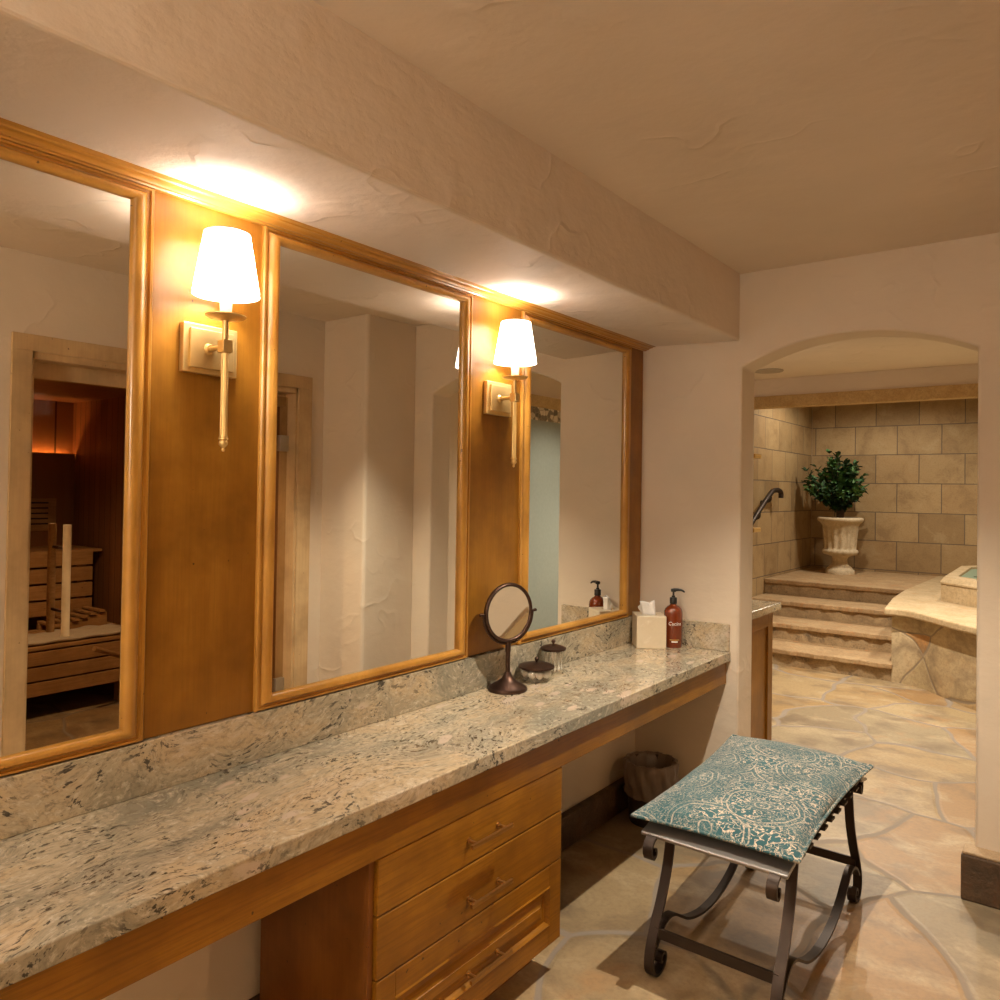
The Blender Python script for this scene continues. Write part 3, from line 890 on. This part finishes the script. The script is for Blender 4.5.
# cushion
cz = .4560
P00, P10, P11, P01 = Vector((-1.118, 2.150)), Vector((-.624, 2.168)), Vector((-.632, 3.105)), Vector((-1.165, 3.12))
NU, NV = 28, 44
def cpos(u, v):
    p = (P00*(1-u)*(1-v) + P10*u*(1-v) + P11*u*v + P01*(1-u)*v)
    # edges pull in between the corners
    cu, cv = 2*u-1, 2*v-1
    ctr = (P00+P10+P11+P01)/4
    pull_u = (1-cv*cv)*.022*(abs(cu)**3)*(1 if cu > 0 else -1)
    pull_v = (1-cu*cu)*.014*(abs(cv)**3)*(1 if cv > 0 else -1)
    return p - Vector((pull_u, pull_v))
def chgt(u, v):
    cu, cv = abs(2*u-1), abs(2*v-1)
    e = max(0, (1-cu**3.2))**.55 * max(0, (1-cv**5))**.55
    dimple = .006*sin(7*u+2*v)*sin(5*v+1) + .004*sin(17*v+6*u)
    return .052*e + dimple*e
b = bmesh.new()
top = [[None]*(NV+1) for _ in range(NU+1)]; bot = [[None]*(NV+1) for _ in range(NU+1)]
mid = cz + .017
for i in range(NU+1):
    for j in range(NV+1):
        u, v = i/NU, j/NV
        p = cpos(u, v); h = chgt(u, v)
        edge = i in (0, NU) or j in (0, NV)
        tv = b.verts.new((p.x, p.y, mid + h))
        top[i][j] = tv
        bot[i][j] = tv if edge else b.verts.new((p.x, p.y, mid - min(.0165, h*.6)))
for i in range(NU):
    for j in range(NV):
        b.faces.new((top[i][j], top[i+1][j], top[i+1][j+1], top[i][j+1]))
        b.faces.new((bot[i][j], bot[i][j+1], bot[i+1][j+1], bot[i+1][j]))
cu = thing('seat_cushion', 'teal and cream paisley seat cushion lying on the iron bench', 'cushion', (bc_.x, bc_.y, cz))
obj('pad', b, M_fabric, cu, smooth=80)
edge = [cpos(i/NU, 0) for i in range(NU)] + [cpos(1, j/NV) for j in range(NV)] + [cpos(1-i/NU, 1) for i in range(NU)] + [cpos(0, 1-j/NV) for j in range(NV)]
b = bmesh.new(); tube(b, [(p.x, p.y, mid) for p in edge], .0052, 8, closed=True)
obj('piping', b, M_fabric, cu, smooth=80)

# ------------------------------------------------------------------ bath room: steps, spa, urn
ys = [6.715, 7.165, 7.615, 8.065]; zt = [.140, .287, .432, .585]
st = D.objects.new('stone_steps', None); st.location = (-2, 6.7, 0); link(st); st['kind'] = 'structure'
ends = [-1.235, -1.315, -1.375, -1.36]
for k in range(4):
    y, z = ys[k], zt[k]
    yb = ys[k+1]+.06 if k < 3 else YB
    zb = zt[k-1]-.001 if k else 0
    s_ = D.objects.new('step', None); s_.location = (0, 0, 0); link(s_, st)
    b = bmesh.new()
    n = 30; x0, x1 = XS+.002, (ends[k] if k < 3 else -1.0)
    box(b, x0, x1, y+.03, yb, zb, z-.042)
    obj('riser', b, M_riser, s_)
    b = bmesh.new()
    A = []
    for i in range(n+1):
        x = x0+(x1-x0)*i/n; w_ = .008*sin(i*1.3+k)+.005*sin(i*3.1)
        A.append((x, y+w_))
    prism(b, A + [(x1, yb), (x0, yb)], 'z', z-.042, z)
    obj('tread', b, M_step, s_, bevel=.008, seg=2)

def off(path, d):
    out = []
    for i, p in enumerate(path):
        a = Vector(path[max(i-1, 0)]); c = Vector(path[min(i+1, len(path)-1)])
        t_ = (c-a).normalized(); n_ = Vector((t_.y, -t_.x))
        out.append((p[0]+n_.x*d, p[1]+n_.y*d))
    return out
spa = thing('stone_spa', 'raised flagstone spa surround with a curved front beside the stone steps', 'spa', (-.7, 7.2, 0))
front = [tuple(p[:2]) for p in spline([(-1.243, 6.735, 0), (-1.16, 6.725, 0), (-1.06, 6.685, 0), (-.92, 6.55, 0), (-.76, 6.36, 0), (-.60, 6.20, 0), (-.40, 6.06, 0), (-.15, 5.98, 0), (.255, 5.95, 0)], 6)]
b = bmesh.new(); prism(b, front + [(.255, YB-.001), (-1.30, YB-.001), (-1.30, 8.0)], 'z', 0, .530)
obj('surround_wall', b, M_spawall, spa, smooth=35)
lip = [(-1.285, 6.655)] + [(a, c) for a, c in off(front, .07)[1:]]
lip = [(a, min(c, 6.66)) for a, c in lip]
lip[-1] = (.257, lip[-1][1])
b = bmesh.new(); prism(b, lip + [(.257, YB-.002), (-1.34, YB-.002), (-1.385, 8.06), (-1.36, 7.4)], 'z', .530, .5865)
obj('deck_slab', b, M_deck, spa, bevel=.014, seg=3)
# tub with sloping rim
q0 = [(-1.00, 7.45), (-.45, 6.98), (.2, 6.85), (.2, 9.3), (-.70, 9.3), (-1.02, 8.75)]
b = bmesh.new(); prism(b, q0, 'z', .586, .735)
obj('tub_riser', b, M_deck, spa)
def ring(poly_, d):
    c_ = Vector((sum(p[0] for p in poly_)/len(poly_), sum(p[1] for p in poly_)/len(poly_)))
    return [tuple(Vector(p) + (c_-Vector(p)).normalized()*d) for p in poly_]
b = bmesh.new()
R_ = [(ring(q0, -.012), .735), (ring(q0, -.012), .748), (ring(q0, .035), .792), (ring(q0, .17), .792), (ring(q0, .18), .772)]
L_ = [[b.verts.new((p[0], p[1], z)) for p in rg] for rg, z in R_]
for A, Q in zip(L_, L_[1:]):
    for i in range(6):
        j = (i+1) % 6; b.faces.new((A[i], A[j], Q[j], Q[i]))
bmesh.ops.recalc_face_normals(b, faces=b.faces)
obj('rim', b, M_deck, spa, smooth=20)
b = bmesh.new(); prism(b, ring(q0, .165), 'z', .735, .775)
obj('water', b, M_tealtile, spa, label='green water and tile inside the spa')
for k in range(3):
    obj('filter_slot', B(-.80+k*.055, -.76+k*.055, 7.80-k*.045, 7.83-k*.045, .7751, .779), M_black, spa)

# urn with plant
uc = Vector((-2.225, 9.18, .585))
def flute(r_, z, q):
    if .27 < z < .52: return r_*(1+.045*math.copysign(abs(sin(14*q))**.6, sin(14*q)))
    if .20 < z <= .27: return r_*(1+.03*abs(sin(8*q)))
    return r_
b = bmesh.new()
lathe(b, [(0, 0), (.150, 0), (.150, .045), (.135, .055), (.128, .070), (.098, .095), (.078, .13), (.074, .16), (.085, .19), (.12, .205), (.168, .218), (.182, .245), (.178, .268), (.160, .280), (.160, .30), (.168, .40), (.176, .48), (.185, .53), (.200, .560), (.228, .585), (.240, .600), (.240, .625), (.228, .632), (.200, .625), (.172, .56), (0, .555)], uc, 112, flute=flute)
t = thing('stone_urn', 'fluted cream cast stone urn on the top step in the corner', 'urn', uc)
obj('urn_body', b, M_urn, t, smooth=60)
pl = thing('potted_shrub', 'bushy dark green leafy shrub growing out of the stone urn', 'plant', uc+Vector((0, 0, .5545)))
obj('soil', cyl(bmesh.new(), uc+Vector((0, 0, .5545)), uc+Vector((0, 0, .585)), .165, .168, 32), M_soil, pl)
b = bmesh.new(); lb = bmesh.new()
rnd = random.Random(3)
pc = uc + Vector((-.05, 0, .99))
def leaf(p, d, s_):
    d = d.normalized(); sd_ = d.cross(Vector((0, 0, 1)))
    if sd_.length < .1: sd_ = Vector((1, 0, 0))
    sd_ = (sd_.normalized() + Vector((rnd.uniform(-.5, .5), rnd.uniform(-.5, .5), rnd.uniform(-.5, .5)))).normalized()
    up_ = sd_.cross(d).normalized()
    pts = [p, p+d*s_*.35+sd_*s_*.28+up_*s_*.06, p+d*s_*.72+sd_*s_*.22+up_*s_*.05, p+d*s_-up_*s_*.08, p+d*s_*.72-sd_*s_*.22+up_*s_*.05, p+d*s_*.35-sd_*s_*.28+up_*s_*.06, p+d*s_*.5]
    v = [lb.verts.new(q) for q in pts]
    for i in range(6): lb.faces.new((v[i], v[(i+1) % 6], v[6]))
tips = []
for k in range(85):
    a = rnd.uniform(0, 2*PI); el = rnd.uniform(-.35, 1.35)
    d = Vector((cos(a)*cos(el), sin(a)*cos(el), sin(el)))
    rad = rnd.uniform(.15, .335) * (1.12 if rnd.random() < .25 else 1)
    tip = pc + Vector((d.x*rad*1.12, d.y*rad*.9, d.z*rad*.98))
    root = uc + Vector((rnd.uniform(-.03, .03), rnd.uniform(-.03, .03), .58))
    mid_ = root.lerp(tip, .5) + Vector((0, 0, .05))
    pth = spline([root, root+Vector((rnd.uniform(-.02, .02), 0, .14)), mid_, tip], 5)
    tube(b, pth, [.007-.0055*i/(len(pth)-1) for i in range(len(pth))], 5)
    for i, p in enumerate(pth):
        if i < 6: continue
        for _ in range(4):
            dd = Vector((rnd.uniform(-1, 1), rnd.uniform(-1, 1), rnd.uniform(-.5, 1))) + d*.5
            leaf(p, dd, rnd.uniform(.05, .085))
obj('stem', b, M_stem, pl)
obj('foliage', lb, M_leaf, pl)

# hand rail on the side wall
hr = thing('handrail', 'black iron handrail with a curled end on the stone side wall', 'handrail', (XS, 7.6, 1.3))
b = bmesh.new()
xh = XS+.10
hp = spline([(xh, 6.9, .92), (xh, 7.405, 1.192), (xh, 7.746, 1.375), (xh, 7.96, 1.478), (xh, 8.05, 1.503), (xh, 8.20, 1.505), (xh, 8.275, 1.480), (xh, 8.278, 1.425)], 6)
tube(b, hp, .026, 10)
obj('rail', b, M_iron, hr, smooth=60)
for y, z in ((7.62, 1.29), (7.95, 1.455)):
    b = bmesh.new(); tube(b, spline([(xh, y, z), (xh-.01, y, z-.06), (XS+.004, y, z-.09)], 5), .012, 8); cyl(b, (XS+.001, y, z-.09), (XS+.010, y, z-.09), .035, n=16)
    obj('bracket', b, M_iron, hr, smooth=50)

# cabinet just past the arch
XC = -1.318
k2 = thing('bath_cabinet', 'honey maple cabinet end seen just past the arch, under a pale granite top', 'cabinet', (-1.6, 3.85, 0))
obj('carcass', B(-1.90, XC-.020, 3.545, 4.085, 0, .862), M_wood, k2, bevel=.002)
b = bmesh.new()
da, db, dz0, dz1 = 3.56, 4.083, .06, .855
box(b, XC-.020, XC, da, da+.07, dz0, dz1); box(b, XC-.020, XC, db-.07, db, dz0, dz1); box(b, XC-.020, XC, da+.07, db-.07, dz0, dz0+.07); box(b, XC-.020, XC, da+.07, db-.07, dz1-.07, dz1)
dd = obj('door', b, M_wood, k2, bevel=.002)
obj('door_panel', B(XC-.019, XC-.010, da+.068, db-.068, dz0+.068, dz1-.068), M_wood, dd)
tag(obj('cabinet_top', B(-1.92, XC+.030, 3.533, 4.125, .862, .900), M_granite, bevel=.004), 'pale granite top on the maple cabinet past the arch', 'countertop')
for z, lab in ((1.651, 'upper amber wood wall shelf showing past the arch edge'), (1.271, 'lower amber wood wall shelf showing past the arch edge')):
    o = obj('wall_shelf', B(-2.698, -1.358, 3.90, 4.00, z, z+.022), M_shelf, bevel=.002)
    tag(o, lab, 'shelf', 'amber shelves past the arch')

b = bmesh.new(); cyl(b, (-2.03, 6.13, H-.006), (-2.03, 6.13, H+.001), .105, n=36)
sp_ = thing('ceiling_speaker', 'round flush ceiling speaker just inside the arch ceiling', 'speaker', (-2.03, 6.13, H))
obj('grille', b, M_vent, sp_)
b = bmesh.new(); tube(b, [(-2.03+.105*cos(2*PI*i/36), 6.13+.105*sin(2*PI*i/36), H-.004) for i in range(36)], .006, 6, closed=True)
obj('rim', b, M_vent, sp_, smooth=60)

# shower screen seen in the mirror
sh = thing('shower_screen', 'tall frosted mint glass shower screen reflected beside the arch', 'shower screen', (.19, 5.1, 0))
obj('glass_panel', B(.170, .182, 4.55, 5.80, .02, 2.042), M_mint, sh)
obj('mosaic_band', B(.168, .199, 4.55, 5.80, 2.042, 2.149), M_mosaic, sh)
obj('stone_header', B(.160, .199, 4.55, 5.80, 2.149, 2.245), M_trimstone, sh)

# ------------------------------------------------------------------ sauna behind the wall
sx0, sx1, sy0, sy1, szc = XR+.14, 3.0, .2, 2.79, 2.107
b = bmesh.new(); box(b, sx1, sx1+.06, sy0, sy1+.06, 0, szc)
struct('wall_sauna_back', b, M_saunay)
struct('wall_sauna_side', B(sx0, sx1, sy1, sy1+.06, 0, szc), M_sauna)
struct('wall_sauna_end', B(sx0, sx1, sy0-.06, sy0, 0, szc), M_sauna)
struct('ceiling_sauna', B(sx0, sx1+.06, sy0-.06, sy1+.06, szc, szc+.05), M_sauna)
# casing round the sauna front
b = bmesh.new()
yo0, yo1, yi0, yi1 = 1.305, 2.868, 1.384, 2.775
box(b, XR-.018, XR, yo0, yi0, 0, 2.03); box(b, XR-.018, XR, yi1, yo1, 0, 2.03); box(b, XR-.018, XR, yo0, yo1, 2.03, 2.10)
struct('door_1', b, M_pale, bevel=.002)
b = bmesh.new()
box(b, XR-.004, XR+.142, yi0-.008, yi0+.012, 0, 2.03); box(b, XR-.004, XR+.142, yi1-.012, yi1+.008, 0, 2.03); box(b, XR-.004, XR+.142, yi0, yi1, 2.0, 2.035)
box(b, XR+.085, XR+.142, yi0+.012, yi1-.012, 1.93, 2.0)
box(b, XR+.05, XR+.142, 2.10, 2.16, 0, 2.0)
struct('trim_4', b, M_pale)
gd = thing('sauna_door', 'glass sauna door with a wooden bar handle reflected in the mirror', 'door', (XR+.08, 1.75, 0))
obj('glass_leaf', B(XR+.066, XR+.074, 1.424, 2.098, .02, 1.925), M_sglass, gd)
hd = bmesh.new(); cyl(hd, (XR-.005, 1.545, .795), (XR-.005, 1.545, 1.285), .017, n=18)
h1 = obj('handle', hd, M_pale, gd, smooth=40, label='pale wooden bar handle outside the glass')
hd = bmesh.new(); cyl(hd, (XR+.145, 1.545, .795), (XR+.145, 1.545, 1.285), .017, n=18)
obj('handle', hd, M_bench, gd, smooth=40, label='wooden bar handle inside the glass')
for z in (.90, 1.18):
    hd = bmesh.new(); cyl(hd, (XR-.005, 1.545, z), (XR+.145, 1.545, z), .007, n=12)
    obj('handle_pin', hd, M_bronze, gd, smooth=40)
sgp = thing('sauna_side_glass', 'fixed glass pane of the sauna front held by two metal clips', 'glass panel', (XR+.08, 2.45, 0))
obj('pane', B(XR+.066, XR+.074, 2.162, 2.760, .02, 1.98), M_sglass, sgp)
for z in (.335, 1.715):
    obj('clip', B(XR+.055, XR+.085, 2.705, 2.764, z-.045, z+.045), M_steel, sgp, bevel=.002)

# bench: slatted front, seat, slatted backrest
bs = thing('sauna_bench', 'slatted wooden sauna bench with a slatted backrest, reflected in the mirror', 'bench', (2.1, 1.5, 0))
for k in range(3):
    obj('front_slat', B(1.75, 1.775, sy0+.01, sy1-.01, .145+k*.094, .228+k*.094), M_bench, bs, bevel=.003)
for k in range(6):
    obj('seat_slat', B(1.752+k*.108, 1.850+k*.108, sy0+.01, sy1-.01, .427, .45), M_bench, bs, bevel=.003)
for k in range(4):
    obj('back_slat', B(2.42, 2.445, sy0+.01, 2.70, .53+k*.115, .63+k*.115), M_bench, bs, bevel=.003)
for k in range(5):
    obj('upper_slat', B(2.43+k*.11, 2.53+k*.11, sy0+.01, 2.77, .965, .985), M_bench, bs, bevel=.003)
for y in (.4, 1.5, 2.6):
    obj('leg', B(1.80, 1.86, y, y+.06, 0, .427), M_bench, bs)
    obj('leg', B(2.446, 2.50, y, y+.06, 0, .965), M_bench, bs)
# slanted slatted headrest and mat lying on the seat
hr_ = thing('sauna_headrest', 'slatted wooden headrest lying on the sauna bench seat', 'headrest', (2.25, 2.50, .45))
for k in range(6):
    b = bmesh.new(); box(b, 2.13, 2.405, 2.32+k*.06, 2.36+k*.06, .49+k*.014, .505+k*.014)
    obj('slat', b, M_bench, hr_, bevel=.002)
for x in (2.15, 2.35):
    b = bmesh.new(); prism(b, [(2.31, .4502), (2.68, .4502), (2.68, .555), (2.31, .489)], 'x', x, x+.03)
    obj('side', b, M_bench, hr_)
b = bmesh.new()
n, m_ = 16, 28
G = [[b.verts.new((1.775+.33*i/n, 1.95+.74*j/m_, .478+.008*sin(i*1.1)*sin(j*.8))) for j in range(m_+1)] for i in range(n+1)]
for i in range(n):
    for j in range(m_): b.faces.new((G[i][j], G[i+1][j], G[i+1][j+1], G[i][j+1]))
o = obj('bath_mat', b, M_towel, smooth=80); so = o.modifiers.new('thickness', 'SOLIDIFY'); so.thickness = .018; so.offset = -1
tag(o, 'pale patterned mat spread on the sauna bench seat', 'mat')
# wainscot ledge with a warm light strip behind it, and a vent
b = bmesh.new(); box(b, 2.945, 3.0, sy0+.01, sy1-.005, 0, 1.66); box(b, 2.94, 2.948, sy0+.01, sy1-.005, 0, 1.70)
lg = struct('trim_5', b, M_sauna)
stp = obj('light_strip', B(2.965, 2.985, sy0+.2, 2.74, 1.6605, 1.668), M_glow); tag(stp, 'warm orange light strip along the sauna wall ledge', 'light strip')
vt = thing('sauna_vent', 'small slotted wooden vent plate on the sauna wall', 'vent', (2.94, 2.55, 1.25))
obj('plate', B(2.925, 2.939, 2.36, 2.65, 1.10, 1.35), M_bench, vt, bevel=.008)
for k in range(5):
    obj('slot', B(2.923, 2.9255, 2.40, 2.59, 1.15+k*.04, 1.162+k*.04), M_black, vt)
ld = thing('sauna_ladle', 'wooden ladle handle leaning against the sauna bench front', 'ladle', (1.65, 2.35, 0))
b = bmesh.new(); cyl(b, (1.60, 2.34, .42), (1.70, 2.62, .30), .017, n=14)
obj('shaft', b, M_bench, ld, smooth=40)
b = bmesh.new(); cyl(b, (1.70, 2.62, .0), (1.70, 2.62, .32), .022, n=14)
obj('stand', b, M_bench, ld, smooth=40)

# ------------------------------------------------------------------ lamps
def can(x, y, w, lab, col=(1, .885, .72), ang=125, z=H, soft=.03, blend=.7, aim=None):  # added ceiling lights to brighten the rooms, none of them seen
    t = thing('added_downlight', lab, 'downlight', (x, y, z), 'added ceiling lights')
    b = bmesh.new(); lathe(b, [(.050, -.002), (.068, -.006), (.078, -.004), (.078, .0)], Vector((x, y, z)), 32)
    obj('trim_ring', b, M_vent, t, smooth=50)
    b = bmesh.new(); cyl(b, (x, y, z-.0035), (x, y, z-.0005), .049, n=32)
    obj('lens', b, M_can, t)
    L = D.lights.new('downlight', 'SPOT'); L.energy = w; L.color = col; L.spot_size = math.radians(ang); L.spot_blend = blend; L.shadow_soft_size = soft
    l = D.objects.new('downlight_beam', L); link(l, t); l.location = (0, 0, -.02)
    if aim:
        d = Vector(aim) - Vector((x, y, z-.02))
        l.rotation_euler = d.to_track_quat('-Z', 'Y').to_euler()
    return t
def beam_light(x, y, z, w, col=(1, .885, .72), ang=125, soft=.014, blend=.7):
    L = D.lights.new('ceiling_beam', 'SPOT'); L.energy = w; L.color = col; L.spot_size = math.radians(ang); L.spot_blend = blend; L.shadow_soft_size = soft
    l = D.objects.new('ceiling_beam', L); C.objects.link(l); l.location = (x, y, z)
beam_light(-.775, 2.37, H-.03, 132, ang=98, blend=.75)
beam_light(-1.30, 5.75, H-.03, 215)
beam_light(-1.75, 8.35, 2.77, 55, ang=160, blend=.4)
can(-.775, .20, 16, 'added unseen ceiling light above the near end of the counter')
can(-.55, 5.3, 60, 'added unseen ceiling light beside the shower screen')
can(-.75, 8.3, 80, 'added unseen ceiling light above the spa', z=2.80)
can(-.80, 4.40, 14, 'added unseen ceiling light closest to the far side of the arch')
can(1.0, 1.9, 60, 'added ceiling light inside the sauna', col=(1, .62, .32), z=szc, ang=150)
def globe(x, y, z, w, lab):  # added glowing globes, out of view, that fill the rooms with light
    t = thing('added_fill_globe', lab, 'ceiling lamp', (x, y, H))
    b = bmesh.new(); lathe(b, [(0, -.03), (.05, -.028), (.06, -.004), (.06, 0)], Vector((x, y, H)), 28)
    cyl(b, (x, y, z+.10), (x, y, H-.025), .008, n=12)
    obj('stem', b, M_brass, t, smooth=45)
    b = bmesh.new(); bmesh.ops.create_uvsphere(b, u_segments=32, v_segments=20, radius=.11)
    for v in b.verts: v.co += Vector((x, y, z))
    obj('globe', b, m_emit('fill_globe_glow', (1, .88, .72), w), t, smooth=80)
globe(-1.10, -.95, 2.10, 95, 'added fill light globe hanging unseen behind the camera')
globe(-2.1, 4.9, 2.15, 8, 'added fill light globe in the bath room behind the arch wall')

# world: nothing outside but a dim warm dusk
w = D.worlds.new('world'); bpy.context.scene.world = w; w.use_nodes = True
w.node_tree.nodes['Background'].inputs[0].default_value = (.05, .04, .03, 1)

# ------------------------------------------------------------------ camera
F, yaw, pitch, roll, px, py = 770.62, 0.652894, 0.0140751, 0.0151912, 501.14, 478.69
f = Vector((-sin(yaw)*cos(pitch), cos(yaw)*cos(pitch), sin(pitch)))
r0 = Vector((cos(yaw), sin(yaw), 0)); u0 = r0.cross(f)
rr = r0*cos(roll) + u0*sin(roll); uu = u0*cos(roll) - r0*sin(roll)
cam = D.cameras.new('camera'); co = D.objects.new('camera', cam); C.objects.link(co)
mw = Matrix((rr, uu, -f)).transposed().to_4x4(); mw.translation = Vector((0, 0, 1.47))
co.matrix_world = mw
cam.sensor_fit = 'HORIZONTAL'; cam.sensor_width = 36; cam.lens = F/1000*36
cam.shift_x = -(px-500)/1000; cam.shift_y = (py-500)/1000
cam.clip_start = .03
S_ = bpy.context.scene
S_.camera = co
S_.view_settings.view_transform = 'Standard'; S_.view_settings.look = 'None'
S_.view_settings.exposure = 0.40; S_.view_settings.gamma = 1.0; S_.view_settings.use_curve_mapping = False
S_.cycles.max_bounces = 14; S_.cycles.diffuse_bounces = 7; S_.cycles.transmission_bounces = 12; S_.cycles.glossy_bounces = 6; S_.cycles.transparent_max_bounces = 12
S_.cycles.use_denoising = True
S_.cycles.sample_clamp_indirect = 4
S_.cycles.caustics_reflective = False; S_.cycles.caustics_refractive = False
